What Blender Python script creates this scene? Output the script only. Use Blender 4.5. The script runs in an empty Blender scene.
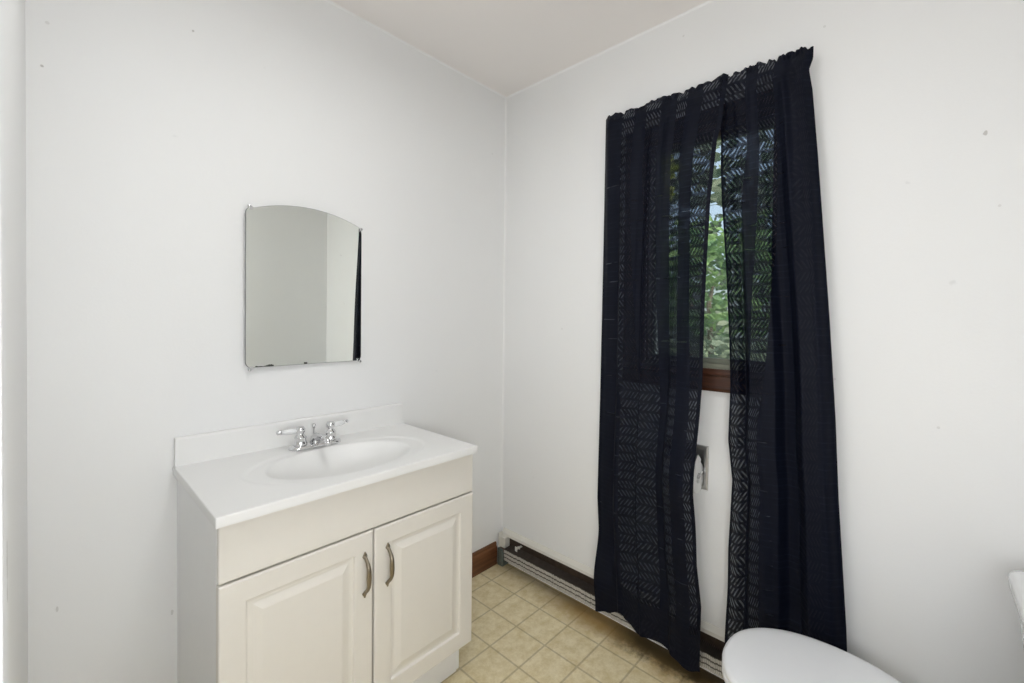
import bpy, bmesh, math, random
from mathutils import Vector, Matrix
PI = math.pi
random.seed(7)
S = bpy.context.scene
C = S.collection

# ------------------------------------------------------------------ camera
YAW, PITCH, ROLL = math.radians(46.851), math.radians(-0.746), math.radians(0.586)
FPX, SHIFT_Y = 434.14, -16.56
CAM = Vector((-1.6435, -1.6001, 1.2787))
fw = Vector((math.sin(YAW)*math.cos(PITCH), math.cos(YAW)*math.cos(PITCH), math.sin(PITCH)))
rt = Vector((math.cos(YAW), -math.sin(YAW), 0))
up = rt.cross(fw)
r2 = rt*math.cos(ROLL) + up*math.sin(ROLL)
u2 = up*math.cos(ROLL) - rt*math.sin(ROLL)
cd = bpy.data.cameras.new('camera')
cam = bpy.data.objects.new('camera', cd)
C.objects.link(cam)
cam.matrix_world = Matrix(((r2.x, u2.x, -fw.x, CAM.x), (r2.y, u2.y, -fw.y, CAM.y),
                           (r2.z, u2.z, -fw.z, CAM.z), (0, 0, 0, 1)))
cd.sensor_width = 36.0
cd.lens = FPX*36.0/1024.0
cd.shift_y = SHIFT_Y/1024.0
cd.clip_start = 0.01
S.camera = cam

# ------------------------------------------------------------------ world, sun, lamp, fill lights, exposure
W = bpy.data.worlds.new('sky'); S.world = W; W.use_nodes = True
wn = W.node_tree.nodes; wl = W.node_tree.links; wn.clear()
sky = wn.new('ShaderNodeTexSky'); sky.sky_type = 'NISHITA'; sky.sun_disc = False; sky.dust_density = 6.0; sky.air_density = .7
sky.sun_elevation = math.radians(48); sky.sun_rotation = math.radians(200)
bg = wn.new('ShaderNodeBackground'); bg.inputs['Strength'].default_value = 0.75
wo = wn.new('ShaderNodeOutputWorld')
hz = wn.new('ShaderNodeMix'); hz.data_type = 'RGBA'; hz.inputs[0].default_value = .55; hz.inputs[7].default_value = (1.3, 1.48, 1.5, 1)
wl.new(sky.outputs[0], hz.inputs[6]); wl.new(hz.outputs[2], bg.inputs[0]); wl.new(bg.outputs[0], wo.inputs[0])

sd = bpy.data.lights.new('sun', 'SUN'); sd.energy = 7.0; sd.angle = 0.01; sd.color = (1, .95, .85)
sun = bpy.data.objects.new('sun', sd); C.objects.link(sun)
sun.rotation_euler = (math.radians(25), math.radians(-42), 0)

LX, LY, LZ = -1.10, -.98, 2.44
ld = bpy.data.lights.new('ceiling_lamp', 'AREA'); ld.shape = 'DISK'; ld.size = 0.36
ld.energy = 5.5; ld.color = (.98, .99, 1.0)
lamp = bpy.data.objects.new('ceiling_lamp', ld); C.objects.link(lamp)
lamp.location = (LX, LY, LZ-0.115)

hd = bpy.data.lights.new('hall_fill', 'POINT'); hd.shadow_soft_size = .17; hd.energy = 15.0; hd.color = (.98, .99, 1.0)  # added fill light, unseen in the hall, lifts the vanity side and low areas
hall_fill = bpy.data.objects.new('hall_fill', hd); C.objects.link(hall_fill)
hall_fill.location = (-2.45, -1.55, 1.45)

SX, SY, SZ = -1.60, -1.78, 1.12
wd = bpy.data.lights.new('low_fill', 'POINT'); wd.shadow_soft_size = .19; wd.energy = 18.0; wd.color = (.965, .985, 1.0)  # added fill light, out of frame, set low to even out the room
low_fill = bpy.data.objects.new('low_fill', wd); C.objects.link(low_fill)
low_fill.location = (SX, SY, SZ)

VS = S.view_settings
VS.view_transform = 'Standard'; VS.look = 'None'; VS.gamma = 1.0; VS.use_curve_mapping = False
VS.exposure = 0.05

# ------------------------------------------------------------------ node helpers
def newmat(name):
    m = bpy.data.materials.new(name); m.use_nodes = True
    nt = m.node_tree
    b = nt.nodes['Principled BSDF']
    return m, nt, b
def N(nt, t, **k):
    n = nt.nodes.new(t)
    for a, v in k.items(): setattr(n, a, v)
    return n
def setin(nt, n, i, v):
    if isinstance(v, bpy.types.NodeSocket): nt.links.new(v, n.inputs[i])
    else: n.inputs[i].default_value = v
def M_(nt, op, a, b=0.0, c=0.0):
    n = N(nt, 'ShaderNodeMath', operation=op)
    for i, v in enumerate((a, b, c)): setin(nt, n, i, v)
    return n.outputs[0]
def mixc(nt, f, a, b):
    n = N(nt, 'ShaderNodeMix', data_type='RGBA')
    setin(nt, n, 0, f)
    for i, v in ((6, a), (7, b)):
        if isinstance(v, bpy.types.NodeSocket): nt.links.new(v, n.inputs[i])
        else: n.inputs[i].default_value = (*v, 1) if len(v) == 3 else v
    return n.outputs[2]
def noise(nt, vec, scale, detail=3, rough=.5):
    n = N(nt, 'ShaderNodeTexNoise'); n.inputs['Scale'].default_value = scale
    n.inputs['Detail'].default_value = detail; n.inputs['Roughness'].default_value = rough
    if vec is not None: nt.links.new(vec, n.inputs['Vector'])
    return n.outputs['Fac']
def ramp(nt, f, lo, hi):
    n = N(nt, 'ShaderNodeMapRange', interpolation_type='SMOOTHSTEP')
    setin(nt, n, 0, f); n.inputs[1].default_value = lo; n.inputs[2].default_value = hi
    return n.outputs[0]
def objvec(nt): return N(nt, 'ShaderNodeTexCoord').outputs['Object']
def bump(nt, b, h, strength=.2, dist=.002):
    n = N(nt, 'ShaderNodeBump'); n.inputs['Strength'].default_value = strength
    n.inputs['Distance'].default_value = dist
    nt.links.new(h, n.inputs['Height']); nt.links.new(n.outputs[0], b.inputs['Normal'])
def simple(name, col, rough=.5, metal=0.0, var=.04, scale=30, bmp=0.0, coat=0.0):
    m, nt, b = newmat(name)
    v = objvec(nt); f = noise(nt, v, scale)
    nt.links.new(mixc(nt, f, [c*(1-var) for c in col], [min(1, c*(1+var)) for c in col]), b.inputs['Base Color'])
    b.inputs['Roughness'].default_value = rough; b.inputs['Metallic'].default_value = metal
    b.inputs['Coat Weight'].default_value = coat
    if bmp: bump(nt, b, f, bmp, .002)
    return m

RX0 = -1.681
SCUFFS = [((0, -1.716, 1.769), (30, 190, 130), .5), ((-1.631, 0, .524), (330, 30, 110), .3), ((-1.346, 0, 2.132), (260, 30, 220), .45), ((-1.654, 0, 1.896), (280, 30, 280), .5), ((-1.396, 0, .401), (260, 30, 100), .28), ((RX0+.013, -1.042, 1.072), (90, 130, 55), .9), ((RX0+.013, -1.042, 1.045), (90, 130, 90), .8)]
def paint(name, col, marks=True):
    m, nt, b = newmat(name)
    v = objvec(nt)
    big = noise(nt, v, 1.6, 2); fine = noise(nt, v, 140, 3)
    c = mixc(nt, big, [x*.985 for x in col], [min(1, x*1.01) for x in col])
    if marks:
        sm = ramp(nt, noise(nt, v, 17, 2, .6), .735, .80)
        c = mixc(nt, M_(nt, 'MULTIPLY', sm, .35), c, [x*.72 for x in col])
        sp = N(nt, 'ShaderNodeTexVoronoi'); sp.inputs['Scale'].default_value = 5.5
        nt.links.new(v, sp.inputs['Vector'])
        dot = M_(nt, 'LESS_THAN', sp.outputs['Distance'], .022)
        c = mixc(nt, M_(nt, 'MULTIPLY', dot, .2), c, (.33, .31, .28))
        n3 = noise(nt, v, 120, 2)
        for p, sz, k in SCUFFS:
            d = N(nt, 'ShaderNodeVectorMath', operation='SUBTRACT'); nt.links.new(v, d.inputs[0]); d.inputs[1].default_value = p
            e = N(nt, 'ShaderNodeVectorMath', operation='MULTIPLY'); nt.links.new(d.outputs[0], e.inputs[0]); e.inputs[1].default_value = sz
            ln = N(nt, 'ShaderNodeVectorMath', operation='LENGTH'); nt.links.new(e.outputs[0], ln.inputs[0])
            q = M_(nt, 'LESS_THAN', M_(nt, 'ADD', ln.outputs['Value'], M_(nt, 'MULTIPLY', n3, 1.1)), 1.35)
            c = mixc(nt, M_(nt, 'MULTIPLY', q, k), c, (.30, .28, .25))
    nt.links.new(c, b.inputs['Base Color'])
    b.inputs['Roughness'].default_value = .62
    bump(nt, b, M_(nt, 'ADD', fine, M_(nt, 'MULTIPLY', noise(nt, v, 9, 2), 2.0)), .12, .002)
    return m

def wood(name, dark, light, axis='y', rough=.4):
    m, nt, b = newmat(name)
    v = objvec(nt); mp = N(nt, 'ShaderNodeMapping'); nt.links.new(v, mp.inputs['Vector'])
    mp.inputs['Scale'].default_value = {'x': (3, 60, 60), 'y': (60, 3, 60), 'z': (60, 60, 3)}[axis]
    f = noise(nt, mp.outputs[0], 1.0, 5, .6)
    nt.links.new(mixc(nt, ramp(nt, f, .3, .7), dark, light), b.inputs['Base Color'])
    b.inputs['Roughness'].default_value = rough
    bump(nt, b, f, .15, .001)
    return m

def floor_mat():
    m, nt, b = newmat('vinyl_tile')
    v = objvec(nt); sp = N(nt, 'ShaderNodeSeparateXYZ'); nt.links.new(v, sp.inputs[0])
    T = .1518
    def cell(s, off):
        q = M_(nt, 'DIVIDE', M_(nt, 'SUBTRACT', s, off), T)
        fr = M_(nt, 'FRACT', q)
        d = M_(nt, 'MINIMUM', fr, M_(nt, 'SUBTRACT', 1.0, fr))
        return d, M_(nt, 'FLOOR', q)
    dx, ix = cell(sp.outputs[0], -.1635); dy, iy = cell(sp.outputs[1], -.0935)
    d = M_(nt, 'MINIMUM', dx, dy)
    d = M_(nt, 'ADD', d, M_(nt, 'MULTIPLY', M_(nt, 'SUBTRACT', noise(nt, v, 60), .5), .012))
    line = ramp(nt, M_(nt, 'SUBTRACT', .05, d), .018, .036)
    cmb = N(nt, 'ShaderNodeCombineXYZ'); nt.links.new(ix, cmb.inputs[0]); nt.links.new(iy, cmb.inputs[1])
    wn_ = N(nt, 'ShaderNodeTexWhiteNoise', noise_dimensions='2D'); nt.links.new(cmb.outputs[0], wn_.inputs['Vector'])
    f = noise(nt, v, 24, 6, .7); g = noise(nt, v, 130, 3, .7)
    c = mixc(nt, ramp(nt, f, .3, .7), (.71, .59, .32), (.90, .80, .56))
    c = mixc(nt, M_(nt, 'MULTIPLY', ramp(nt, g, .45, .75), .22), c, (.46, .35, .19))
    c = mixc(nt, M_(nt, 'MULTIPLY', wn_.outputs['Value'], .10), c, (.58, .47, .28))
    c = mixc(nt, M_(nt, 'MULTIPLY', line, .45), c, (.27, .205, .10))
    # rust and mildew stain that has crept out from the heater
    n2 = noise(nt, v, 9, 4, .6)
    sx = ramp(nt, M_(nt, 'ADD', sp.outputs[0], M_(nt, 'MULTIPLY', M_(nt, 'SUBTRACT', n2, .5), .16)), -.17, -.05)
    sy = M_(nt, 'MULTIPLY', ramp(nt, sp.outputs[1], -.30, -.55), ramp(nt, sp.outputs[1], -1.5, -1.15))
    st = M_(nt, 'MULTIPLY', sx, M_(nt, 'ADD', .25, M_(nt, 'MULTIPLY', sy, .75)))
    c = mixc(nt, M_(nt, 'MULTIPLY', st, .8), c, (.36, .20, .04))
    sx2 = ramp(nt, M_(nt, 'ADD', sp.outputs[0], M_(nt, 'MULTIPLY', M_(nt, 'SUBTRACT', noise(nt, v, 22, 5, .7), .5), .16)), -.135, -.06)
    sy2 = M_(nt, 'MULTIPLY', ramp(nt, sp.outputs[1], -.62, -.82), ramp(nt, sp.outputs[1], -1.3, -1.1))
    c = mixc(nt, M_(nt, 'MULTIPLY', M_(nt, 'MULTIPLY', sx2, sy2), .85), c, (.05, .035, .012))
    nt.links.new(c, b.inputs['Base Color'])
    b.inputs['Roughness'].default_value = .55
    bump(nt, b, M_(nt, 'SUBTRACT', g, M_(nt, 'MULTIPLY', line, 1.5)), .15, .0015)
    return m

def mirror_mat():
    m, nt, b = newmat('silvered_glass')
    v = objvec(nt)
    f = noise(nt, v, 12)
    sp = N(nt, 'ShaderNodeSeparateXYZ'); nt.links.new(v, sp.inputs[0])
    rag = M_(nt, 'MULTIPLY', M_(nt, 'SUBTRACT', noise(nt, v, 75, 2), .5), .02)
    zone = M_(nt, 'MAXIMUM', M_(nt, 'LESS_THAN', M_(nt, 'ABSOLUTE', M_(nt, 'ADD', sp.outputs[0], .345)), .028),
              M_(nt, 'LESS_THAN', M_(nt, 'ABSOLUTE', M_(nt, 'ADD', sp.outputs[0], .212)), .006))
    tarn = M_(nt, 'MULTIPLY', zone, M_(nt, 'LESS_THAN', M_(nt, 'ADD', sp.outputs[2], rag), .0045))
    c = mixc(nt, f, (.82, .84, .80), (.84, .86, .82))
    nt.links.new(mixc(nt, tarn, c, (.10, .10, .095)), b.inputs['Base Color'])
    b.inputs['Metallic'].default_value = 1
    nt.links.new(M_(nt, 'ADD', .012, M_(nt, 'MULTIPLY', tarn, .5)), b.inputs['Roughness'])
    return m

def curtain_mat():
    m, nt, b = newmat('navy_sheer_fabric')
    uv = N(nt, 'ShaderNodeUVMap', uv_map='fabric').outputs[0]
    sp = N(nt, 'ShaderNodeSeparateXYZ'); nt.links.new(uv, sp.inputs[0])
    U, V = sp.outputs[0], sp.outputs[1]
    uv2 = N(nt, 'ShaderNodeUVMap', uv_map='panel').outputs[0]
    sp2 = N(nt, 'ShaderNodeSeparateXYZ'); nt.links.new(uv2, sp2.inputs[0])
    s, t = sp2.outputs[0], sp2.outputs[1]
    bandf = M_(nt, 'FRACT', M_(nt, 'DIVIDE', U, .11))
    band = M_(nt, 'LESS_THAN', bandf, .53)
    V2 = M_(nt, 'ADD', V, M_(nt, 'MULTIPLY', noise(nt, uv, 14, 1), .01))
    q = M_(nt, 'DIVIDE', V2, .036)
    row = M_(nt, 'MODULO', M_(nt, 'FLOOR', q), 4.0)
    dirn = M_(nt, 'SUBTRACT', M_(nt, 'MULTIPLY', M_(nt, 'LESS_THAN', row, 1.5), 2.0), 1.0)
    rf = M_(nt, 'FRACT', q)
    sl = M_(nt, 'FRACT', M_(nt, 'ADD', M_(nt, 'DIVIDE', U, .0118), M_(nt, 'MULTIPLY', dirn, M_(nt, 'MULTIPLY', rf, 1.6))))
    slash = M_(nt, 'MULTIPLY', ramp(nt, M_(nt, 'ABSOLUTE', M_(nt, 'SUBTRACT', sl, .5)), .24, .12),
               ramp(nt, M_(nt, 'ABSOLUTE', M_(nt, 'SUBTRACT', rf, .5)), .44, .28))
    slash = M_(nt, 'MULTIPLY', slash, band)
    slash = M_(nt, 'MULTIPLY', slash, ramp(nt, noise(nt, uv, 60, 2), .25, .55))
    ribs = M_(nt, 'ABSOLUTE', M_(nt, 'SUBTRACT', M_(nt, 'FRACT', M_(nt, 'DIVIDE', V, .02)), .5))
    nb = M_(nt, 'SUBTRACT', 1.0, band)
    ribline = M_(nt, 'MULTIPLY', nb, M_(nt, 'MULTIPLY', ramp(nt, M_(nt, 'ABSOLUTE', M_(nt, 'SUBTRACT', M_(nt, 'FRACT', M_(nt, 'DIVIDE', V2, .078)), .5)), .04, .015),
                                      ramp(nt, noise(nt, uv, 22, 2), .5, .65)))
    # opaque hems
    ed = M_(nt, 'MINIMUM', s, M_(nt, 'SUBTRACT', 1.0, s))
    openf = M_(nt, 'MULTIPLY', M_(nt, 'MULTIPLY', M_(nt, 'GREATER_THAN', ed, .028), M_(nt, 'GREATER_THAN', t, .062)), M_(nt, 'SUBTRACT', 1.0, M_(nt, 'MULTIPLY', M_(nt, 'GREATER_THAN', t, .968), .45)))
    tr = M_(nt, 'ADD', .019, M_(nt, 'ADD', M_(nt, 'MULTIPLY', band, .035), M_(nt, 'MULTIPLY', slash, .35)))
    tr = M_(nt, 'ADD', tr, M_(nt, 'MULTIPLY', ribline, .12))
    tr = M_(nt, 'MULTIPLY', tr, openf)
    tr = M_(nt, 'MULTIPLY', tr, M_(nt, 'SUBTRACT', 1.0, M_(nt, 'MULTIPLY', M_(nt, 'GREATER_THAN', U, 1.30), .85)))
    col = mixc(nt, M_(nt, 'MULTIPLY', slash, .8), (.0033, .0046, .0112), (.012, .0135, .020))
    col = mixc(nt, M_(nt, 'MULTIPLY', M_(nt, 'MULTIPLY', nb, ramp(nt, ribs, .34, .46)), ramp(nt, noise(nt, uv, 30, 2), .35, .65)), col, (.008, .0105, .020))
    nt.links.new(col, b.inputs['Base Color'])
    b.inputs['Roughness'].default_value = .55
    b.inputs['Specular IOR Level'].default_value = .10
    h = M_(nt, 'ADD', M_(nt, 'MULTIPLY', slash, 1.0), M_(nt, 'MULTIPLY', nb, ribs))
    bump(nt, b, h, .5, .0015)
    tp = N(nt, 'ShaderNodeBsdfTransparent'); tp.inputs[0].default_value = (.86, .92, 1, 1)
    mx = N(nt, 'ShaderNodeMixShader'); nt.links.new(tr, mx.inputs[0])
    nt.links.new(b.outputs[0], mx.inputs[1]); nt.links.new(tp.outputs[0], mx.inputs[2])
    nt.links.new(mx.outputs[0], nt.nodes['Material Output'].inputs[0])
    return m

def pane_mat(name, kind):
    m, nt, b = newmat(name)
    tp = N(nt, 'ShaderNodeBsdfTransparent'); mx = N(nt, 'ShaderNodeMixShader')
    if kind == 'glass':
        gl = N(nt, 'ShaderNodeBsdfGlossy'); gl.inputs['Roughness'].default_value = .02
        fr = N(nt, 'ShaderNodeFresnel'); fr.inputs[0].default_value = 1.45
        tp.inputs[0].default_value = (.93, .96, .95, 1)
        nt.links.new(fr.outputs[0], mx.inputs[0]); nt.links.new(tp.outputs[0], mx.inputs[1]); nt.links.new(gl.outputs[0], mx.inputs[2])
    else:
        v = objvec(nt); f = noise(nt, v, 300, 2)
        nt.links.new(M_(nt, 'ADD', .30, M_(nt, 'MULTIPLY', f, .2)), mx.inputs[0])
        b.inputs['Base Color'].default_value = (.34, .37, .35, 1); b.inputs['Roughness'].default_value = .6
        nt.links.new(tp.outputs[0], mx.inputs[1]); nt.links.new(b.outputs[0], mx.inputs[2])
    nt.links.new(mx.outputs[0], nt.nodes['Material Output'].inputs[0])
    return m

def leaf_mat(name, a, c):
    m, nt, b = newmat(name)
    f = noise(nt, objvec(nt), 2.5, 3)
    col = mixc(nt, ramp(nt, f, .35, .65), a, c)
    nt.links.new(col, b.inputs['Base Color']); b.inputs['Roughness'].default_value = .6
    tl = N(nt, 'ShaderNodeBsdfTranslucent'); nt.links.new(col, tl.inputs[0])
    mx = N(nt, 'ShaderNodeMixShader'); mx.inputs[0].default_value = .45
    nt.links.new(b.outputs[0], mx.inputs[1]); nt.links.new(tl.outputs[0], mx.inputs[2])
    nt.links.new(mx.outputs[0], nt.nodes['Material Output'].inputs[0])
    return m

MAT = {
    'wall': paint('white_wall_paint', (.885, .888, .885)),
    'wall_plain': paint('white_wall_paint_plain', (.885, .888, .885), False),
    'ceiling': paint('ceiling_paint', (.92, .885, .86), False),
    'trim': simple('white_trim_paint', (.90, .90, .895), .5, var=.01),
    'casing_paint': paint('white_casing_paint', (.88, .885, .89)),
    'floor': floor_mat(),
    'base_wood': wood('baseboard_wood', (.07, .024, .009), (.21, .085, .034), 'x'),
    'casing_wood': wood('casing_wood', (.022, .007, .003), (.085, .026, .009), 'y'),
    'casing_wood_up': wood('casing_wood_upright', (.022, .007, .003), (.085, .026, .009), 'z'),
    'cream': simple('cream_thermofoil', (.83, .80, .745), .42, var=.015),
    'melamine': simple('white_melamine', (.93, .93, .925), .45, var=.01),
    'gap': simple('cabinet_shadow_gap', (.09, .075, .055), .8),
    'marble': simple('cultured_marble', (.87, .868, .855), .42, var=.012, scale=7),
    'chrome': simple('chrome', (.74, .74, .75), .09, 1.0, var=.01),
    'satin': simple('satin_chrome', (.55, .55, .55), .38, 1.0, var=.03),
    'pewter': simple('antique_pewter', (.30, .26, .20), .36, 1.0, var=.25, scale=90),
    'porcelain': simple('porcelain', (.83, .84, .845), .14, var=.008, coat=.4),
    'plastic': simple('white_seat_plastic', (.80, .81, .825), .28, var=.008),
    'mirror': mirror_mat(),
    'mirror_edge': simple('mirror_backing', (.28, .285, .275), .5),
    'curtain': curtain_mat(),
    'rod': simple('white_rod_enamel', (.7, .7, .68), .4),
    'glass': pane_mat('window_glass', 'glass'),
    'screen': pane_mat('insect_screen', 'screen'),
    'sash': simple('weathered_sash_paint', (.20, .21, .16), .6, var=.15),
    'hood': simple('heater_hood_paint', (.72, .70, .64), .5, var=.08, scale=20),
    'heater_back': simple('rusty_steel', (.075, .05, .036), .65, .3, var=.5, scale=45),
    'fin': simple('aluminium_fins', (.60, .58, .54), .5, .2, var=.25, scale=60),
    'findark': simple('dark_fin_faces', (.10, .08, .065), .8, .1, var=.4, scale=50),  # fin faces in a darker tone than the front lips
    'finmid': simple('dull_fin_returns', (.13, .12, .105), .7, .1, var=.4, scale=60),
    'bracket': simple('heater_end_steel', (.16, .19, .175), .5, .4, var=.4, scale=40),
    'copper': simple('copper_pipe', (.20, .11, .06), .5, .7),
    'paper': simple('tissue_paper', (.83, .83, .82), .9, var=.02, bmp=.2),
    'hole': simple('roller_shadow', (.08, .075, .07), .7),
    'bark': wood('bark', (.05, .035, .025), (.14, .11, .08), 'z', .9),
    'leaf': leaf_mat('green_leaves', (.09, .19, .07), (.26, .40, .14)),
    'leafy': leaf_mat('yellow_green_leaves', (.40, .46, .08), (.60, .62, .16)),
    'leafd': leaf_mat('dull_green_leaves', (.09, .14, .09), (.19, .22, .15)),
    'ground': simple('grass_ground', (.10, .13, .06), .95, var=.5, scale=3),
    'lampglass': None,
    'hall_floor': wood('hall_floorboards', (.34, .22, .12), (.48, .33, .19), 'y', .45),
}
lm, nt_, b_ = newmat('lit_lamp_glass')
b_.inputs['Base Color'].default_value = (.9, .9, .88, 1)
b_.inputs['Emission Color'].default_value = (1, .97, .93, 1); b_.inputs['Emission Strength'].default_value = 2.0
MAT['lampglass'] = lm

# ------------------------------------------------------------------ mesh helpers
def obj(name, bm, mat, parent=None, smooth=False, bevel=0.0, seg=2, loc=None):
    me = bpy.data.meshes.new(name); bmesh.ops.recalc_face_normals(bm, faces=bm.faces[:])
    bm.to_mesh(me); bm.free()
    o = bpy.data.objects.new(name, me); C.objects.link(o)
    for k in (mat if isinstance(mat, (list, tuple)) else [mat]):
        me.materials.append(MAT[k] if isinstance(k, str) else k)
    if smooth:
        for p in me.polygons: p.use_smooth = True
    if bevel:
        md = o.modifiers.new('bevel', 'BEVEL'); md.width = bevel; md.segments = seg; md.limit_method = 'ANGLE'
        md.angle_limit = math.radians(40); md.harden_normals = False
    if parent is not None: o.parent = parent
    if loc is not None: o.location = loc
    return o
def thing(name, label, cat, loc=(0, 0, 0), group=None):
    o = bpy.data.objects.new(name, None); C.objects.link(o); o.empty_display_size = .05
    o.location = loc; o['label'] = label; o['category'] = cat
    if group: o['group'] = group
    return o
def tag(o, label, cat, group=None):
    o['label'] = label; o['category'] = cat
    if group: o['group'] = group
    return o
def struct(name, bm, mat, parent=None, **k):
    o = obj(name, bm, mat, parent, **k)
    if parent is None: o['kind'] = 'structure'
    return o
def box(bm, x0, x1, y0, y1, z0, z1, mi=0):
    v = [bm.verts.new((x, y, z)) for z in (z0, z1) for y in (y0, y1) for x in (x0, x1)]
    for f in ((0, 2, 3, 1), (4, 5, 7, 6), (0, 1, 5, 4), (2, 6, 7, 3), (0, 4, 6, 2), (1, 3, 7, 5)):
        bm.faces.new([v[i] for i in f]).material_index = mi
    return bm
def B(*a): return box(bmesh.new(), *a)
def loft(bm, rings, cap=True, mi=0):
    R = [[bm.verts.new(p) for p in r] for r in rings]
    n = len(R[0])
    for a, b in zip(R, R[1:]):
        for i in range(n): bm.faces.new((a[i], a[(i+1) % n], b[(i+1) % n], b[i])).material_index = mi
    if cap:
        bm.faces.new(R[0][::-1]).material_index = mi; bm.faces.new(R[-1]).material_index = mi
    return bm
def lathe(bm, prof, cx=0, cy=0, cz=0, n=28, sx=1, sy=1):
    return loft(bm, [[(cx+r*math.cos(2*PI*i/n)*sx, cy+r*math.sin(2*PI*i/n)*sy, cz+z) for i in range(n)] for r, z in prof])
def tube(bm, pts, rad, n=10, flat=1.0, flatax=None):
    pts = [Vector(p) for p in pts]; rings = []
    rs = rad if isinstance(rad, (list, tuple)) else [rad]*len(pts)
    ref = None
    for i, p in enumerate(pts):
        d = (pts[min(i+1, len(pts)-1)] - pts[max(i-1, 0)]).normalized()
        if ref is None:
            ref = Vector(flatax) if flatax else (Vector((0, 0, 1)) if abs(d.z) < .9 else Vector((1, 0, 0)))
        a = (ref - d*ref.dot(d)).normalized(); b = d.cross(a); ref = a
        r = rs[i]; ra, rb = r if isinstance(r, tuple) else (r, r*flat)
        rings.append([p + a*ra*math.cos(2*PI*k/n) + b*rb*math.sin(2*PI*k/n) for k in range(n)])
    return loft(bm, rings)
def prism(bm, poly, axis, a, b, mi=0):
    def P(u, v, w): return {'x': (w, u, v), 'y': (u, w, v), 'z': (u, v, w)}[axis]
    return loft(bm, [[P(u, v, a) for u, v in poly], [P(u, v, b) for u, v in poly]], True, mi)
def lerp_tab(tab, z):
    tab = sorted(tab)
    if z <= tab[0][0]: return tab[0][1]
    for (a, va), (b, vb) in zip(tab, tab[1:]):
        if z <= b: return va + (vb-va)*(z-a)/(b-a)
    return tab[-1][1]
def smooth_tab(tab, z):
    tab = sorted(tab)
    if z <= tab[0][0]: return tab[0][1]
    for (a, va), (b, vb) in zip(tab, tab[1:]):
        if z <= b:
            k = (z-a)/(b-a); k = k*k*(3-2*k); return va + (vb-va)*k
    return tab[-1][1]

# ------------------------------------------------------------------ the room
RX, RY, H = -1.681, -1.95, 2.44
WY0, WY1, WZ0, WZ1 = -1.25, -0.80, 1.12, 1.965            # window opening
TY0, TY1, TZ0, TZ1 = -1.038, -0.898, 0.672, 0.812         # recess for the paper holder
struct('floor', B(RX-.1, .12, RY-.1, .1, -.08, 0), 'floor')
struct('ceiling', B(RX-.1, .12, RY-.1, .1, H, H+.08), 'ceiling')
struct('wall_back', B(RX-.1, .12, 0, .1, 0, H), 'wall')
struct('wall_front', B(RX-.1, .12, RY-.1, RY, 0, H), 'wall')
bm = bmesh.new()
ys = [RY, WY0, TY0, TY1, WY1, 0]
def zr(y0, y1, holes):
    z = 0
    for a, b in holes:
        box(bm, 0, .12, y0, y1, z, a); z = b
    box(bm, 0, .12, y0, y1, z, H)
zr(RY, WY0, []); zr(WY0, TY0, [(WZ0, WZ1)]); zr(TY0, TY1, [(TZ0, TZ1), (WZ0, WZ1)]); zr(TY1, WY1, [(WZ0, WZ1)]); zr(WY1, 0, [])
box(bm, .075, .12, TY0, TY1, TZ0, TZ1)
bmesh.ops.remove_doubles(bm, verts=bm.verts[:], dist=1e-5)
struct('wall_right', bm, 'wall')
DY0, DY1, DZ = -1.88, -1.10, 2.03
bm = bmesh.new()
box(bm, RX-.1, RX, RY, DY0, 0, H); box(bm, RX-.1, RX, DY1, 0, 0, H); box(bm, RX-.1, RX, DY0, DY1, DZ, H)
struct('wall_left', bm, 'wall_plain')
# doorway beside the camera: slab, jamb and casing
bm = bmesh.new()
HX0, HYa, HYb = -3.5, -2.9, -.2
box(bm, HX0-.1, HX0, HYa, HYb, 0, H); box(bm, HX0-.1, RX-.1, HYb, HYb+.1, 0, H); box(bm, HX0-.1, RX-.1, HYa-.1, HYa, 0, H)
box(bm, RX-.1, RX-.09, HYa, RY-.1, 0, H)
struct('wall_hall', bm, 'wall_plain')
struct('floor_hall', B(HX0-.1, RX-.1, HYa-.1, HYb+.1, -.08, 0), 'hall_floor')
struct('ceiling_hall', B(HX0-.1, RX-.1, HYa-.1, HYb+.1, H, H+.08), 'ceiling')
bm = bmesh.new()
box(bm, RX, RX+.013, DY1, DY1+.06, 0, DZ+.06); box(bm, RX, RX+.013, DY0-.06, DY0, 0, DZ+.06); box(bm, RX, RX+.013, DY0, DY1, DZ, DZ+.06)
box(bm, RX-.1, RX, DY1-.018, DY1, 0, DZ); box(bm, RX-.1, RX, DY0, DY0+.018, 0, DZ); box(bm, RX-.1, RX, DY0+.018, DY1-.018, DZ-.018, DZ)
struct('trim_1', bm, 'casing_paint', bevel=.003)
# caulk beads in the corners
def bead(name, a, b, r=.004):
    bm = bmesh.new(); a, b = Vector(a), Vector(b); L = .006
    ax = max(range(3), key=lambda i: abs(b[i]-a[i])); o1, o2 = [i for i in range(3) if i != ax]
    R = []
    for p in (a, b):
        q = [p.copy(), p.copy(), p.copy()]
        q[1][o1] -= L; q[2][o2] -= L; R.append(q)
    loft(bm, R); struct(name, bm, 'trim')
bead('trim_2', (RX, 0, H), (0, 0, H)); bead('trim_3', (0, RY, H), (0, 0, H)); bead('trim_4', (0, 0, .18), (0, 0, H))
# dark wood baseboard on the wall behind the vanity
def baseboard(name, x0, x1):
    bm = bmesh.new()
    prism(bm, [(0, .001), (-.013, .001), (-.013, .088), (-.011, .094), (-.008, .098), (-.008, .108), (-.005, .114), (0, .116)], 'x', x0, x1)
    struct(name, bm, 'base_wood')
baseboard('baseboard_back', -.612, -.046)
baseboard('baseboard_left', RX, -1.392)

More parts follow.
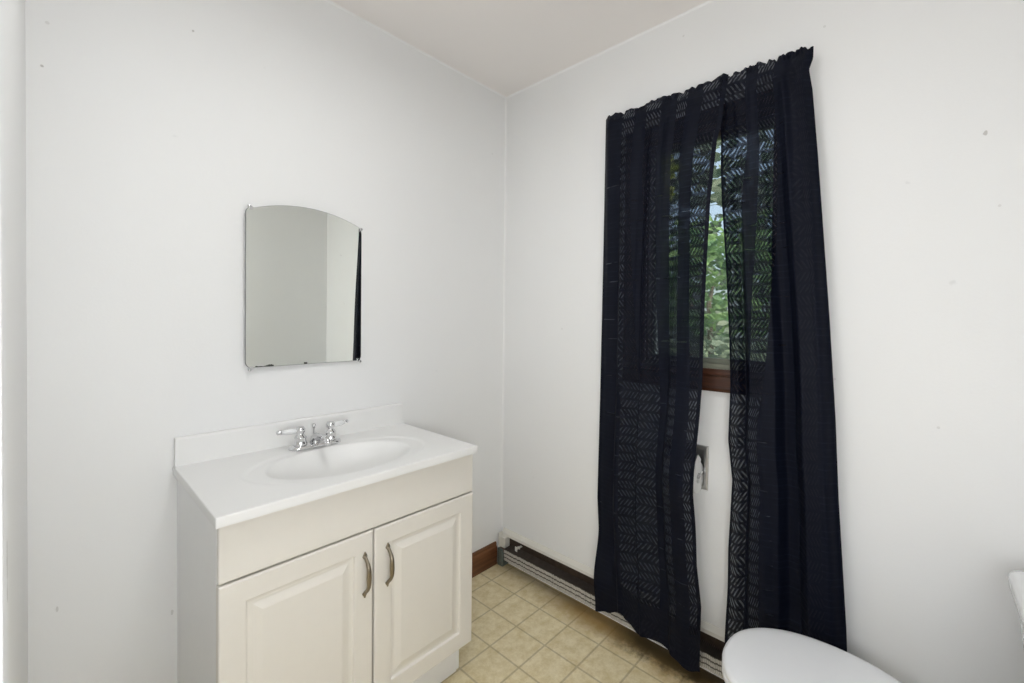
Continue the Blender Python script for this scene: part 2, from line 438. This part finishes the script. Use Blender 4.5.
# ------------------------------------------------------------------ window
bm = bmesh.new()
win = bpy.data.objects.new('window_1', None); C.objects.link(win); win['kind'] = 'structure'; win.location = (0, -1.025, WZ0)
def wchild(name, bm, mat, **k):
    bm.transform(Matrix.Translation((0, 1.025, -WZ0)))
    return obj(name, bm, mat, win, **k)
CO = .08
def casing_profile(d):                                       # distance from opening -> stepped boards
    return [(0, -.004), (0, -.012), (.018, -.014), (.022, -.018), (.026, -.014), (CO-.012, -.022), (CO, -.018), (CO, 0)]
for nm, (a, b) in {'bottom': (WY0-CO, WY1+CO*1.17), 'top': (WY0-CO, WY1+CO*1.17)}.items():
    bm = bmesh.new()
    if nm == 'bottom': poly = [(x, WZ0-.012-d) for d, x in casing_profile(0)]
    else: poly = [(x, WZ1+d) for d, x in casing_profile(0)]
    R = [[(x, y, z) for x, z in poly] for y in (a, b)]
    loft(bm, R); wchild('casing', bm, 'casing_wood', bevel=.0015)
for y, sg in ((WY0, -1), (WY1, 1.17)):
    bm = bmesh.new()
    loft(bm, [[(x, y+sg*d, z) for d, x in casing_profile(0)] for z in (WZ0-.012, WZ1)])
    wchild('casing', bm, 'casing_wood_up', bevel=.0015)
bm = bmesh.new()
st = .022
box(bm, -.004, .07, WY0, WY1, WZ0-.012, WZ0+.006)
box(bm, .03, .065, WY0, WY1, WZ0+.006, WZ0+.022); box(bm, .03, .065, WY0, WY1, WZ1-.012, WZ1)
box(bm, .03, .065, WY0, WY0+.012, WZ0+.022, WZ1-.012); box(bm, .03, .065, WY1-.012, WY1, WZ0+.022, WZ1-.012)
wchild('sash', bm, 'sash')
for nm, a in (('jamb', (WY0, WY0+.010, WZ0+.006, WZ1)), ('jamb', (WY1-.010, WY1, WZ0+.006, WZ1)), ('jamb', (WY0+.010, WY1-.010, WZ1-.010, WZ1))):
    bm = bmesh.new(); box(bm, -.003, .029, *a); wchild(nm, bm, 'casing_wood_up')
wchild('glass_pane', B(.044, .048, WY0+.012, WY1-.012, WZ0+.022, WZ1-.012), 'glass')
bm = bmesh.new(); vs = [bm.verts.new(p) for p in ((.075, WY0, WZ0), (.075, WY1, WZ0), (.075, WY1, WZ1), (.075, WY0, WZ1))]; bm.faces.new(vs)
wchild('insect_screen', bm, 'screen')

# ------------------------------------------------------------------ vanity cabinet
VX0, VX1, VF = -1.384, -.620, -.459
ZC = .836
van = thing('vanity_cabinet', 'cream bathroom vanity cabinet with two raised panel doors under the white sink top', 'cabinet', ((VX0+VX1)/2, -.23, 0))
VO = Matrix.Translation((-(VX0+VX1)/2, .23, 0))
def vpart(name, bm, mat, parent=None, **k):
    bm.transform(VO); return obj(name, bm, mat, parent or van, **k)
for xa, xb in ((VX0, VX0+.016), (VX1-.016, VX1)):
    bm = bmesh.new()
    prism(bm, [(-.001, .001), (-.392, .001), (-.392, .118), (-.440, .118), (-.440, .811), (-.001, .811)], 'x', xa, xb)
    vpart('side_panel', bm, 'melamine', bevel=.001)['label'] = 'plain white side panel'
bm = bmesh.new(); box(bm, VX0+.016, VX1-.016, -.439, -.42, .118, .811); vpart('face_frame', bm, 'gap')
bm = bmesh.new(); box(bm, VX0+.016, VX1-.016, -.396, -.38, .001, .118); vpart('toe_kick', bm, 'melamine')
bm = bmesh.new(); box(bm, VX0, VX1, VF, -.4405, .671, .8085); vpart('false_drawer_front', bm, 'cream', bevel=.004, seg=3)
def door(x0, x1, hx):
    z0, z1 = .134, .6655
    yb = -.4405
    def rect(i, y): return [(x0+i, y, z0+i), (x1-i, y, z0+i), (x1-i, y, z1-i), (x0+i, y, z1-i)]
    bm = bmesh.new()
    rings = [rect(0, yb), rect(0, VF+.004), rect(.0012, VF+.0015), rect(.004, VF)]
    rings += [rect(.053, VF), rect(.056, VF+.001), rect(.0585, VF+.0062), rect(.063, VF+.0070), rect(.070, VF+.0066), rect(.088, VF+.0012), rect(.091, VF+.0005), rect(.094, VF+.0005)]
    loft(bm, rings)
    d = vpart('door', bm, 'cream')
    # arched pull with leaf-shaped feet
    bm = bmesh.new()
    zc = .547; pts = []; rad = []
    for k in range(41):
        q = -1 + 2*k/40
        a = abs(q)
        lift = .002 + .024*(1-max(0, (a-.25)/.55)**2 if a < .8 else 0)
        if a >= .8: lift = .002 + .001*(1-a)
        elif a > .55: lift = .002 + .024*(1-((a-.25)/.55)**2)
        pts.append((hx, VF-lift, zc+q*.065))
        w = .0078*max(.3, math.sin(PI*min(1, (1-a)/.42))) if a > .79 else (.0048 if a > .55 else .0068+.001*math.cos(q*6))
        th = .0026 if a > .79 else .0052
        rad.append((w, th))
    tube(bm, pts, rad, 12, flatax=(1, 0, 0))
    vpart('handle', bm, 'pewter', d, smooth=True)['label'] = 'antique pewter arched handle'
    return d
door(VX0, -1.0035, -1.030); door(-.9985, VX1+.002, -.957)

# ------------------------------------------------------------------ vanity top with basin
TX0, TX1, TF = -1.395, -.6195, -.482
vt = thing('bathroom_sink', 'white cultured marble sink top with moulded oval basin on the cream cabinet', 'sink', (-1.005, -.24, .812))
TO = Matrix.Translation((1.005, .24, -.812))
BCX, BCY = -1.0, -.268
def top_z(x, y):
    e = math.hypot((x-BCX)/.225, (y-BCY)/.148)
    o = math.hypot((x-BCX)/.285, (y-BCY)/.172)
    z = ZC
    if o < 1: z -= .0035*min(1, (1-o)/.035)
    if e < 1:
        q = (1-e)
        z -= .088*(1-(1-min(1, q/.85))**2.4) * min(1, q/.05+.25)
    z += .0
    return z
bm = bmesh.new()
nx, ny = 150, 96
grid = [[bm.verts.new((TX0+(TX1-TX0)*i/nx, TF+(0-TF)*j/ny-.001, top_z(TX0+(TX1-TX0)*i/nx, TF+(0-TF)*j/ny))) for i in range(nx+1)] for j in range(ny+1)]
for j in range(ny):
    for i in range(nx): bm.faces.new((grid[j][i], grid[j][i+1], grid[j+1][i+1], grid[j+1][i]))
ring = [grid[0][i] for i in range(nx+1)] + [grid[j][nx] for j in range(1, ny+1)] + [grid[ny][i] for i in range(nx-1, -1, -1)] + [grid[j][0] for j in range(ny-1, 0, -1)]
low = []
mid = []
for v in ring:
    x, y = v.co.x, v.co.y
    low.append(bm.verts.new((x, y, .812)))
n = len(ring)
for i in range(n): bm.faces.new((ring[i], low[i], low[(i+1) % n], ring[(i+1) % n]))
bm.transform(TO)
slab = obj('basin_slab', bm, 'marble', vt, smooth=True, bevel=.003, seg=3)
bm = bmesh.new()
prism(bm, [(-.001, ZC-.002), (-.020, ZC-.002), (-.020, .914), (-.0185, .918), (-.015, .920), (-.004, .920), (-.001, .919)], 'x', TX0+.003, TX1-.005)
bm.transform(TO); obj('backsplash', bm, 'marble', vt, bevel=.0012)
bm = bmesh.new(); lathe(bm, [(.021, 0), (.021, .0035), (.015, .004), (.013, .001), (.001, .001)], BCX, BCY, ZC-.0915, 24); bm.transform(TO)
obj('drain_ring', bm, 'chrome', vt, smooth=True)

# ------------------------------------------------------------------ faucet
FX, FY, FZ = -1.014, -.086, ZC+.0005
fa = thing('faucet', 'chrome two handle centerset faucet with white porcelain levers on the sink top', 'faucet', (FX, FY, FZ))
bm = bmesh.new()
def stad(l, r, z, n=12):
    return [(l*(1 if math.cos(a) > 1e-6 or k < 1 else -1)+r*math.cos(a), r*math.sin(a), z) for k, a in []]
def stadium(l, r, z):
    P = []
    for k in range(13): a = -PI/2+PI*k/12; P.append((l+r*math.cos(a), r*math.sin(a), z))
    for k in range(13): a = PI/2+PI*k/12; P.append((-l+r*math.cos(a), r*math.sin(a), z))
    return P
loft(bm, [stadium(.060, .027, 0), stadium(.060, .028, .003), stadium(.059, .0265, .008), stadium(.058, .022, .0105)])
obj('base_plate', bm, 'chrome', fa, smooth=True)
for sg in (-1, 1):
    bm = bmesh.new()
    lathe(bm, [(.019, .009), (.021, .012), (.0205, .018), (.0185, .024), (.0185, .034), (.0195, .037), (.018, .041), (.011, .048), (.0105, .052), (.0145, .056), (.015, .066), (.011, .073), (.003, .075)], sg*.051, 0, 0, 24)
    v = obj('valve_body', bm, 'chrome', fa, smooth=True)
    bm = bmesh.new()
    tube(bm, [(sg*.056, 0, .060), (sg*.075, .004, .0605), (sg*.092, .008, .061), (sg*.106, .011, .0615)], [.0062, .0092, .0096, .0070], 14)
    hnd = obj('lever', bm, 'porcelain', fa, smooth=True); hnd['label'] = 'white porcelain lever'
    bm = bmesh.new()
    tube(bm, [(sg*.105, .0108, .0615), (sg*.109, .0118, .0616), (sg*.113, .0125, .0617), (sg*.119, .0138, .0618), (sg*.122, .0144, .0618)], [.0060, .0076, .0068, .0074, .0035], 12)
    obj('lever_tip', bm, 'chrome', hnd, smooth=True)
bm = bmesh.new()
tube(bm, [(0, .006, .010), (0, .004, .024), (0, -.006, .032), (0, -.03, .036), (0, -.06, .038), (0, -.085, .037), (0, -.096, .031), (0, -.098, .020)],
     [(.017, .019), (.015, .018), (.013, .014), (.0105, .012), (.0095, .011), (.0095, .011), (.0095, .010), (.0090, .0090)], 18, flatax=(1, 0, 0))
obj('spout', bm, 'chrome', fa, smooth=True)
bm = bmesh.new(); lathe(bm, [(.0028, .012), (.0026, .055), (.0045, .058), (.0068, .066), (.0072, .070), (.004, .073)], 0, .016, 0, 14)
obj('lift_rod', bm, 'chrome', fa, smooth=True)

# ------------------------------------------------------------------ mirror
ang = math.radians(MIRA := 1.15)
mi = thing('wall_mirror', 'frameless arched top mirror clipped to the white wall above the sink', 'mirror', (-.8085, -.004, 1.112))
mi.rotation_euler = (0, 0, ang)
MW, MHs, MR = .402, .506, .018                              # local x runs from -MW to 0
def outline(ins=0.0):
    P = []
    def corner(cx, cz, a0, a1, r):
        for k in range(7): a = a0+(a1-a0)*k/6; P.append((cx+r*math.cos(a), cz+r*math.sin(a)))
    corner(-MR-.0, MR, -PI/2, 0, MR-ins); 
    xr, zr_ = -ins, MHs+.006
    P.append((xr, zr_-.018)); P.append((xr-.004, zr_-.006))
    c, hh = MW/2, .042
    R = (c*c+hh*hh)/(2*hh)
    for k in range(1, 32):
        x = -MW*k/32
        if x > -.012 or x < -MW+.022: continue
        P.append((x, MHs+.006+hh-R+math.sqrt(R*R-(x+c)**2)-ins))
    corner(-MW+MR, MHs-.002, PI*.62, PI, MR-ins)
    corner(-MW+MR, MR, PI, 1.5*PI, MR-ins)
    return P
bm = bmesh.new(); o = outline()
loft(bm, [[(x, 0, z) for x, z in o], [(x, -.0042, z) for x, z in o]])
obj('backing', bm, 'mirror_edge', mi)
bm = bmesh.new(); o2 = outline(.0012)
loft(bm, [[(x, -.0043, z) for x, z in o2], [(x, -.0052, z) for x, z in o2]])
obj('silvered_glass', bm, 'mirror', mi)
for x, z in ((-MW+.010, MHs+.018), (-.003, MHs+.004), (-MW+.012, -.006), (-.005, -.003)):
    bm = bmesh.new()
    lathe(bm, [(.0055, 0), (.0055, .003), (.0035, .005), (.001, .0055)], n=14)
    bm.transform(Matrix.Translation((x, -.0053, z)) @ Matrix.Rotation(PI/2, 4, 'X'))
    sgx = 1 if x < -.1 else -1; sgz = -1 if z > .2 else 1
    box(bm, min(x, x+.010*sgx), max(x, x+.010*sgx), -.0066, -.0053, min(z, z+.010*sgz), max(z, z+.010*sgz))
    obj('clip', bm, 'chrome', mi)
# ------------------------------------------------------------------ curtains and rod
ZR, XR = 2.086, -.045
rod = thing('curtain_rod', 'thin white rod carrying both navy curtain panels over the window', 'curtain rod', (XR, -.985, ZR))
bm = bmesh.new(); tube(bm, [(0, -.336, 0), (0, .336, 0)], .006, 12); obj('rod', bm, 'rod', rod, smooth=True)
for sg in (-1, 1):
    bm = bmesh.new(); tube(bm, [(0, sg*.334, 0), (.012, sg*.336, 0), (.044, sg*.336, 0)], .005, 10)
    obj('end_bracket', bm, 'rod', rod, smooth=True)

def panel(name, label, eL, eR, hem, ufab, utop, xprof, phase, xendL, xendR, bulge=0.0, back=False):
    ns, nv = 230, 260
    bm = bmesh.new(); f = bm.loops.layers.uv.new('fabric'); p = bm.loops.layers.uv.new('panel')
    rows = []
    seamz = 2.064
    for j in range(nv+1):
        t = j/nv
        row = []
        for i in range(ns+1):
            s = i/ns
            zt = 2.116 + .010*abs(math.sin(s*27+phase+.8*math.sin(s*9)))**.7 + .0012*math.sin(s*118+2*phase) + .004*math.sin(s*15+phase)
            zb = smooth_tab(hem, s)
            z = zb + (zt-zb)*t
            yl, yr = lerp_tab(eL, z), lerp_tab(eR, z)
            y = yl + (yr-yl)*s
            # folds: long ones low down, tight gathers at the rod
            k = max(0, min(1, (seamz-z)/1.1)); k = k**.6
            g = .7*math.sin(s*2*PI*6+phase+1.2*math.sin(s*11)) + .3*math.sin(s*2*PI*11+2*phase)
            xl = smooth_tab(xprof, s)
            xg = -.062 + .0055*g*(1-.55*k)
            x = xg*(1-k) + (xl+.0012*g)*k
            x += .006*math.sin(z*5.1+s*9+phase)*k*(1-k)*2
            if z > seamz:
                q = (z-ZR)
                if q < .018: x = XR-.0095 - .0035*math.sqrt(max(0, 1-(q/.023)**2)) + .0022*g
                else: x = XR-.0075 + .007*g*min(1, (q-.018)/.012) + .002*math.sin(s*140)
            elif z > seamz-.03:
                w = (seamz-z)/.03; x = x*w + (XR-.0105+.0022*g)*(1-w)
            x -= bulge*math.exp(-((z-.735)/.13)**2)*max(0, min(1, (s-.45)/.25))
            lo = max(0, min(1, (.40-z)/.22)); lo = lo*lo*(3-2*lo)
            for e, xe in ((s, xendL), (1-s, xendR)):
                if xe is not None and e < .07:
                    w = (1-e/.07)**2; x = x*(1-w) + xe*w
            x -= lo*max(0, x+.084)
            if back: x += .014*max(0, min(1, (.12-s)/.06))*max(0, min(1, (z-1.80)/.1))*max(0, min(1, (2.055-z)/.03))
            row.append((bm.verts.new((x, y, z)), s, t, z))
        rows.append(row)
    for j in range(nv):
        for i in range(ns):
            q = [rows[j][i], rows[j][i+1], rows[j+1][i+1], rows[j+1][i]]
            fc = bm.faces.new([a[0] for a in q])
            fc.smooth = True
            for lp, a in zip(fc.loops, q):
                kk = max(0, min(1, (1.85-a[3])/.9)); lp[f].uv = (lerp_tab(ufab, a[1])*kk + lerp_tab(utop, a[1])*(1-kk), a[3]); lp[p].uv = (a[1], a[2])
    o = obj(name, bm, 'curtain'); tag(o, label, 'curtain', 'navy sheer curtains on the window')
    return o
panel('curtain', 'left navy sheer curtain panel with slanting open edge, hanging in front of the heater',
      [(0, -.634), (.10, -.631), (.20, -.622), (.518, -.602), (.943, -.609), (1.572, -.616), (2.13, -.620)],
      [(.0, -1.064), (.10, -1.063), (.289, -1.065), (.424, -1.048), (.56, -1.043), (.671, -1.038), (.854, -1.045), (1.071, -1.056), (1.353, -1.058), (1.701, -1.069), (1.90, -1.084), (1.95, -1.096), (2.13, -1.112)],
      [(0, .062), (.12, .082), (.27, .110), (.33, .092), (.46, .062), (.65, .074), (.8, .056), (.92, .046), (1, .058)],
      [(0, .055), (.27, .107), (.30, .111), (.445, .168), (.475, .222), (.65, .278), (.74, .330), (.80, .388), (.92, .440), (1, .485)],
      [(0, .055), (.17, .107), (.20, .112), (.30, .168), (.40, .221), (.52, .277), (.65, .331), (.72, .386), (.84, .442), (.96, .496), (1, .505)],
      [(0, -.030), (.18, -.045), (.26, -.088), (.38, -.068), (.43, -.058), (.47, -.088), (.60, -.072), (.70, -.072), (.76, -.096), (.88, -.108), (1, -.098)], 0.4, -.030, None, .022)
panel('curtain', 'right navy sheer curtain panel flaring toward the toilet, right of the open gap',
      [(.2, -1.138), (.499, -1.137), (.741, -1.146), (.874, -1.131), (1.063, -1.135), (1.216, -1.129), (1.455, -1.116), (1.696, -1.099), (1.939, -1.087), (2.13, -1.082)],
      [(0, -1.48), (.322, -1.463), (.556, -1.448), (.758, -1.435), (.992, -1.424), (1.286, -1.405), (1.585, -1.383), (1.798, -1.367), (1.99, -1.351), (2.055, -1.341), (2.085, -1.351), (2.14, -1.352)],
      [(0, .045), (.3, .06), (.6, .04), (.8, .055), (1, .04)],
      [(0, 1.103), (.16, 1.158), (.22, 1.212), (.31, 1.268), (.50, 1.316), (.72, 1.322), (.85, 1.378), (1, 1.426)],
      [(0, 1.100), (.04, 1.104), (.31, 1.157), (.45, 1.210), (.62, 1.267), (.74, 1.314), (.85, 1.325), (.93, 1.378), (1, 1.426)],
      [(0, -.058), (.10, -.080), (.17, -.048), (.24, -.086), (.33, -.084), (.47, -.070), (.56, -.034), (.64, -.040), (.74, -.085), (.88, -.075), (1, -.045)], 2.1, None, -.045, 0.0, True)

# ------------------------------------------------------------------ baseboard heater
he = thing('baseboard_heater', 'baseboard heater missing its front cover, bare fins along the floor under the window', 'heater', (0, -.8, 0))
HO = Matrix.Translation((0, .8, 0))
def hpart(name, bm, mat, parent=None, **k):
    bm.transform(HO); return obj(name, bm, mat, parent or he, **k)
HY0, HY1 = -1.66, -.012
bm = bmesh.new(); box(bm, -.003, -.0005, HY0, HY1-.02, .012, .150); hpart('back_panel', bm, 'heater_back')
bm = bmesh.new()
prism(bm, [(-.0005, .180), (-.006, .178), (-.019, .163), (-.021, .150), (-.0185, .150), (-.017, .160), (-.004, .172), (-.0005, .172)], 'y', HY0, HY1-.008)
def yprism(poly, y0, y1):
    b = bmesh.new(); loft(b, [[(x, y0, z) for x, z in poly], [(x, y1, z) for x, z in poly]]); return b
bm.free()
hpart('top_hood', yprism([(-.0005, .180), (-.006, .178), (-.019, .163), (-.021, .150), (-.0185, .150), (-.017, .160), (-.004, .172), (-.0005, .172)], HY0, HY1-.008), 'hood')['label'] = 'cream painted hood'
bm = bmesh.new()
fz0, fz1, fx0, fx1 = .056, .114, -.066, -.010
y = HY1-.072
k = 0
while y > HY0+.02:
    j = random.uniform(-.0012, .0012)
    box(bm, fx0+j, fx1, y-.0006, y, fz0+j, fz1+j*.6, 1)
    # bent front lip of each fin in three bands
    for a, b in ((.058, .070), (.077, .089), (.097, .109)):
        box(bm, fx0-.002+j, fx0+.0006+j, y-.0046, y, a+j, b+j, 0)
    y -= .0062
box(bm, fx0+.0008, fx0+.0016, HY0+.02, HY1-.072, fz0+.003, fz1-.004, 2)
hpart('fins', bm, ['fin', 'findark', 'finmid'])
bm = bmesh.new(); tube(bm, [(-.036, HY1-.02,   .084), (-.036, HY0, .084)], .0105, 12); hpart('pipe', bm, 'copper', smooth=True)
bm = bmesh.new(); box(bm, -.044, -.0005, HY1-.014, HY1-.006, .092, .165); box(bm, -.042, -.003, HY1-.050, HY1-.014, .098, .150); hpart('end_cap', bm, 'hood', bevel=.002)['label'] = 'chipped white end cap'
bm = bmesh.new(); box(bm, -.052, -.004, HY1-.045, HY1-.008, .004, .092); box(bm, -.060, -.050, HY1-.052, HY1-.040, .020, .085); hpart('end_bracket', bm, 'bracket', bevel=.003)
for yy in (-.145, -.78, -1.3):
    bm = bmesh.new(); box(bm, -.044, -.003, yy-.006, yy+.006, .124, .128); box(bm, -.046, -.042, yy-.007, yy+.007, .115, .138); box(bm, -.030, -.026, yy-.010, yy+.004, .122, .134); hpart('hanger_clip', bm, 'hood', bevel=.001)

# ------------------------------------------------------------------ paper holder and roll
ph = thing('toilet_paper_holder', 'recessed chrome toilet paper holder set in the wall under the window', 'paper holder', (0, -.968, .742))
bm = bmesh.new()
a, b_, c, d = TY0-TY0-.078, .078, -.078, .078
def hol(x, i): return [(x, a-i, c-i), (x, b_+i, c-i), (x, b_+i, d+i), (x, a-i, d+i)]
ins = .012
loft(bm, [hol(-.0005, .003), hol(-.004, .001), hol(-.005, -.003), hol(-.004, -ins), hol(.004, -ins), hol(.068, -ins-.006)], cap=False)
vs = [bm.verts.new(p) for p in hol(.068, -ins-.006)]; bm.faces.new(vs)
obj('recess_box', bm, 'satin', ph)
for sg in (-1, 1):
    bm = bmesh.new(); tube(bm, [(.045, sg*.061, -.006), (-.02, sg*.062, -.018), (-.044, sg*.0625, -.026)], [(.007, .003), (.007, .003), (.006, .003)], 12, flatax=(0, 0, 1))
    obj('roller_arm', bm, 'chrome', ph, smooth=True)
bm = bmesh.new(); tube(bm, [(-.037, -.063, -.026), (-.037, .063, -.026)], .008, 12); obj('roller', bm, 'satin', ph, smooth=True)
rl = thing('toilet_paper_roll', 'white toilet paper roll with loose folded end in the wall holder', 'toilet paper', (-.037, -.973, .712))
bm = bmesh.new()
n = 36
def cyl(r, y): return [(r*math.cos(2*PI*i/n), y, r*math.sin(2*PI*i/n)) for i in range(n)]
loft(bm, [cyl(.019, -.054), cyl(.054, -.054), cyl(.0555, -.052), cyl(.0555, .052), cyl(.054, .054), cyl(.019, .054), cyl(.019, -.054)], cap=False)
obj('roll', bm, 'paper', rl, smooth=False)
bm = bmesh.new()
rings = []
for k in range(18):
    q = k/17
    a0 = PI*.5 + q*1.5
    r = .0565 + .006*q*q + .004*math.sin(q*9)
    rings.append([(r*math.cos(a0), y, r*math.sin(a0)) for y in (-.052-.006*q, -.02, .02, .052)] + [((r+.0008)*math.cos(a0), y, (r+.0008)*math.sin(a0)) for y in (.052, .02, -.02, -.052-.006*q)])
loft(bm, rings)
for pth in ([(-.042, .020), (-.034, .070), (-.016, .088), (.012, .066), (.006, .030)],):
    prism(bm, pth, 'y', -.0575, -.0555)
obj('loose_sheet', bm, 'paper', rl)

# ------------------------------------------------------------------ toilet
TCX, TIP = -.412, -1.238
to = thing('toilet', 'white toilet with closed lid and porcelain tank beside the curtains', 'toilet', (TCX, -1.6, 0))
TM = Matrix.Translation((-TCX, 1.6, 0))
def tpart(name, bm, mat, parent=None, **k):
    bm.transform(TM); return obj(name, bm, mat, parent or to, **k)
def egg(z, ins=0.0, n=56, back=-1.665, w=.184):
    P = []
    yc = -1.455                                              # widest line
    for i in range(n):
        a = 2*PI*i/n
        cx, sy = math.cos(a), math.sin(a)
        if sy >= 0:
            x = (w-ins)*math.copysign(abs(cx)**(2/2.15), cx); y = yc + (TIP-ins-yc)*abs(sy)**(2/2.15)
        else:
            x = (w-ins)*math.copysign(abs(cx)**(2/2.5), cx); y = yc + (back+ins-yc)*abs(sy)**(2/2.5) * 1
            y = yc - (yc-(back+ins))*abs(sy)**(2/2.5)
        if sy < 0: x *= 1-.11*abs(sy)**1.5
        P.append((TCX+x, y, z))
    return P
bm = bmesh.new()
loft(bm, [egg(.412, .004), egg(.413, .001), egg(.419, 0), egg(.426, .003), egg(.4295, .010), egg(.4315, .022), egg(.433, .06), egg(.4335, .11)])
tpart('lid', bm, 'plastic', smooth=True)
bm = bmesh.new()
loft(bm, [egg(.391, .003), egg(.393, .000), egg(.403, 0), egg(.4085, .004), egg(.410, .012), egg(.410, .05)])
tpart('seat', bm, 'plastic', smooth=True)
bm = bmesh.new()
def rim(z, ins, shy=0, **k): return [(x, y+shy, zz) for x, y, zz in egg(z, ins, **k)]
loft(bm, [rim(.003, .078, -.10, back=-1.60), rim(.02, .075, -.10, back=-1.62), rim(.08, .085, -.10, back=-1.62), rim(.16, .080, -.085), rim(.24, .055, -.05), rim(.31, .028, -.02), rim(.36, .012, -.004), rim(.385, .006), rim(.3895, .012)])
box(bm, TCX-.10, TCX+.10, -1.91, -1.60, .003, .30); box(bm, TCX-.17, TCX+.17, -1.93, -1.66, .30, .388)
tpart('bowl', bm, 'porcelain', smooth=True, bevel=.012, seg=3)
for sg in (-1, 1):
    bm = bmesh.new(); box(bm, TCX+sg*.075-.018, TCX+sg*.075+.018, -1.695, -1.655, .390, .432); tpart('hinge', bm, 'plastic', bevel=.005)
def rrect(x0, x1, y0, y1, z, r, bow=0.0, n=8):
    P = []
    for cx, cy, a0 in ((x1-r, y1-r, 0), (x0+r, y1-r, PI/2), (x0+r, y0+r, PI), (x1-r, y0+r, 1.5*PI)):
        for k in range(n):
            a = a0+PI/2*k/(n-1)
            x, y = cx+r*math.cos(a), cy+r*math.sin(a)
            if cy > (y0+y1)/2: y += bow*(1-((x-(x0+x1)/2)/((x1-x0)/2))**2)
            P.append((x, y, z))
    return P
bm = bmesh.new()
loft(bm, [rrect(TCX-.20, TCX+.20, -1.935, -1.815, .390, .03, .010), rrect(TCX-.205, TCX+.205, -1.940, -1.795, .43, .035, .010), rrect(TCX-.213, TCX+.213, -1.943, -1.777, .58, .035, .010), rrect(TCX-.224, TCX+.224, -1.944, -1.765, .702, .035, .010)])
tpart('tank', bm, 'porcelain', smooth=True)
bm = bmesh.new()
loft(bm, [rrect(TCX-.226, TCX+.226, -1.946, -1.762, .7035, .036, .010), rrect(TCX-.232, TCX+.232, -1.947, -1.755, .708, .04, .010), rrect(TCX-.233, TCX+.233, -1.947, -1.753, .730, .04, .010), rrect(TCX-.230, TCX+.230, -1.946, -1.756, .740, .038, .010), rrect(TCX-.216, TCX+.216, -1.940, -1.768, .745, .03, .010)])
tpart('tank_lid', bm, 'porcelain', smooth=True)
bm = bmesh.new(); tube(bm, [(TCX-.15, -1.768, .65), (TCX-.15, -1.748, .65), (TCX-.11, -1.745, .645), (TCX-.075, -1.745, .638)], [.008, .007, .005, .006], 10); tpart('flush_lever', bm, 'chrome', smooth=True)

# ------------------------------------------------------------------ ceiling light (out of frame, it lights the room)
cl = thing('ceiling_light', 'round flush ceiling light with frosted glass dome', 'ceiling light', (LX, LY, H))
bm = bmesh.new(); lathe(bm, [(.165, 0), (.17, -.006), (.165, -.026), (.15, -.03)], n=40); obj('light_base', bm, 'trim', cl, smooth=True)
bm = bmesh.new(); lathe(bm, [(.150, -.030), (.148, -.055), (.12, -.085), (.07, -.103), (.005, -.108)], n=40); obj('glass_dome', bm, 'lampglass', cl, smooth=True)

wl_ = thing('fill_fixture', 'added bare bulb fixture on a round white plate at the low fill light', 'wall light', (SX, RY, SZ))  # invented fixture, modelled around the low fill light
bm = bmesh.new(); lathe(bm, [(.06, 0), (.06, .008), (.05, .014), (.02, .018), (.019, .07), (.015, .074)], n=28)
bm.transform(Matrix.Rotation(-PI/2, 4, 'X')); obj('light_base', bm, 'trim', wl_, smooth=True)
bm = bmesh.new(); lathe(bm, [(.013, .074), (.015, .088), (.026, .110), (.030, .130), (.026, .150), (.014, .161), (.003, .164)], n=24)
bm.transform(Matrix.Rotation(-PI/2, 4, 'X')); obj('light_bulb', bm, 'lampglass', wl_, smooth=True)

# ------------------------------------------------------------------ outdoors
struct('ground', B(.14, 40, -25, 30, -.75, -.6), 'ground')
def foliage(cx, cy, cz, rx, ry, rz, n, size, rnd):
    bm = bmesh.new()
    for k in range(n):
        u = Vector((rnd.gauss(0, 1), rnd.gauss(0, 1), rnd.gauss(0, 1))).normalized()*rnd.uniform(.45, 1)**.5
        lump = 1+.18*math.sin(u.x*7+cx)+.15*math.sin(u.z*9+cy)
        p = Vector((cx+u.x*rx*lump, cy+u.y*ry*lump, cz+u.z*rz*lump))
        m = Matrix.Translation(p) @ Matrix.Rotation(rnd.uniform(0, 6.28), 4, 'Z') @ Matrix.Rotation(rnd.uniform(-1.2, 1.2), 4, 'X') @ Matrix.Rotation(rnd.uniform(-1, 1), 4, 'Y')
        s = size*rnd.uniform(.6, 1.3)
        P = [(-s, 0, 0), (-.35*s, .5*s, .08*s), (.4*s, .42*s, .05*s), (s, 0, -.1*s), (.4*s, -.42*s, .05*s), (-.35*s, -.5*s, .08*s)]
        bm.faces.new([bm.verts.new(m @ Vector(q)) for q in P])
    return bm
def tree(name, label, cat, x, y, h, cz, r, n, size, mat, seed):
    rnd = random.Random(seed)
    t = thing(name, label, cat, (x, y, -.6))
    bm = bmesh.new(); tube(bm, [(0, 0, 0), (.05, .03, h*.3), (-.03, .06, h*.55), (.02, 0, cz+.6)], [.05*h/3, .04*h/3, .03*h/3, .015*h/3], 10)
    obj('trunk', bm, 'bark', t, smooth=True)
    obj('foliage', foliage(0, 0, cz+.6, r[0], r[1], r[2], n, size, rnd), mat, t)
tree('leafy_tree', 'sunlit green tree seen through the gap between the curtains', 'tree', 6.2, 1.0, 4.0, 1.95, (1.4, 1.9, 1.0), 2000, .10, 'leaf', 3)
tree('yellow_green_tree', 'yellow green young tree seen through the left curtain near the window top', 'tree', 3.0, .60, 3.3, 2.92, (.27, .19, .34), 420, .07, 'leafy', 5)
tree('woodland_tree', 'dark green tall tree standing behind the sunlit tree outside', 'tree', 11.0, 3.2, 7.0, 3.2, (2.4, 4.2, 3.0), 1900, .2, 'leafd', 8)
tree('shrub', 'grey green low shrub outside below the tree, above the window sill', 'shrub', 3.75, .25, 1.4, .35, (.4, .9, .75), 1500, .07, 'leafd', 11)
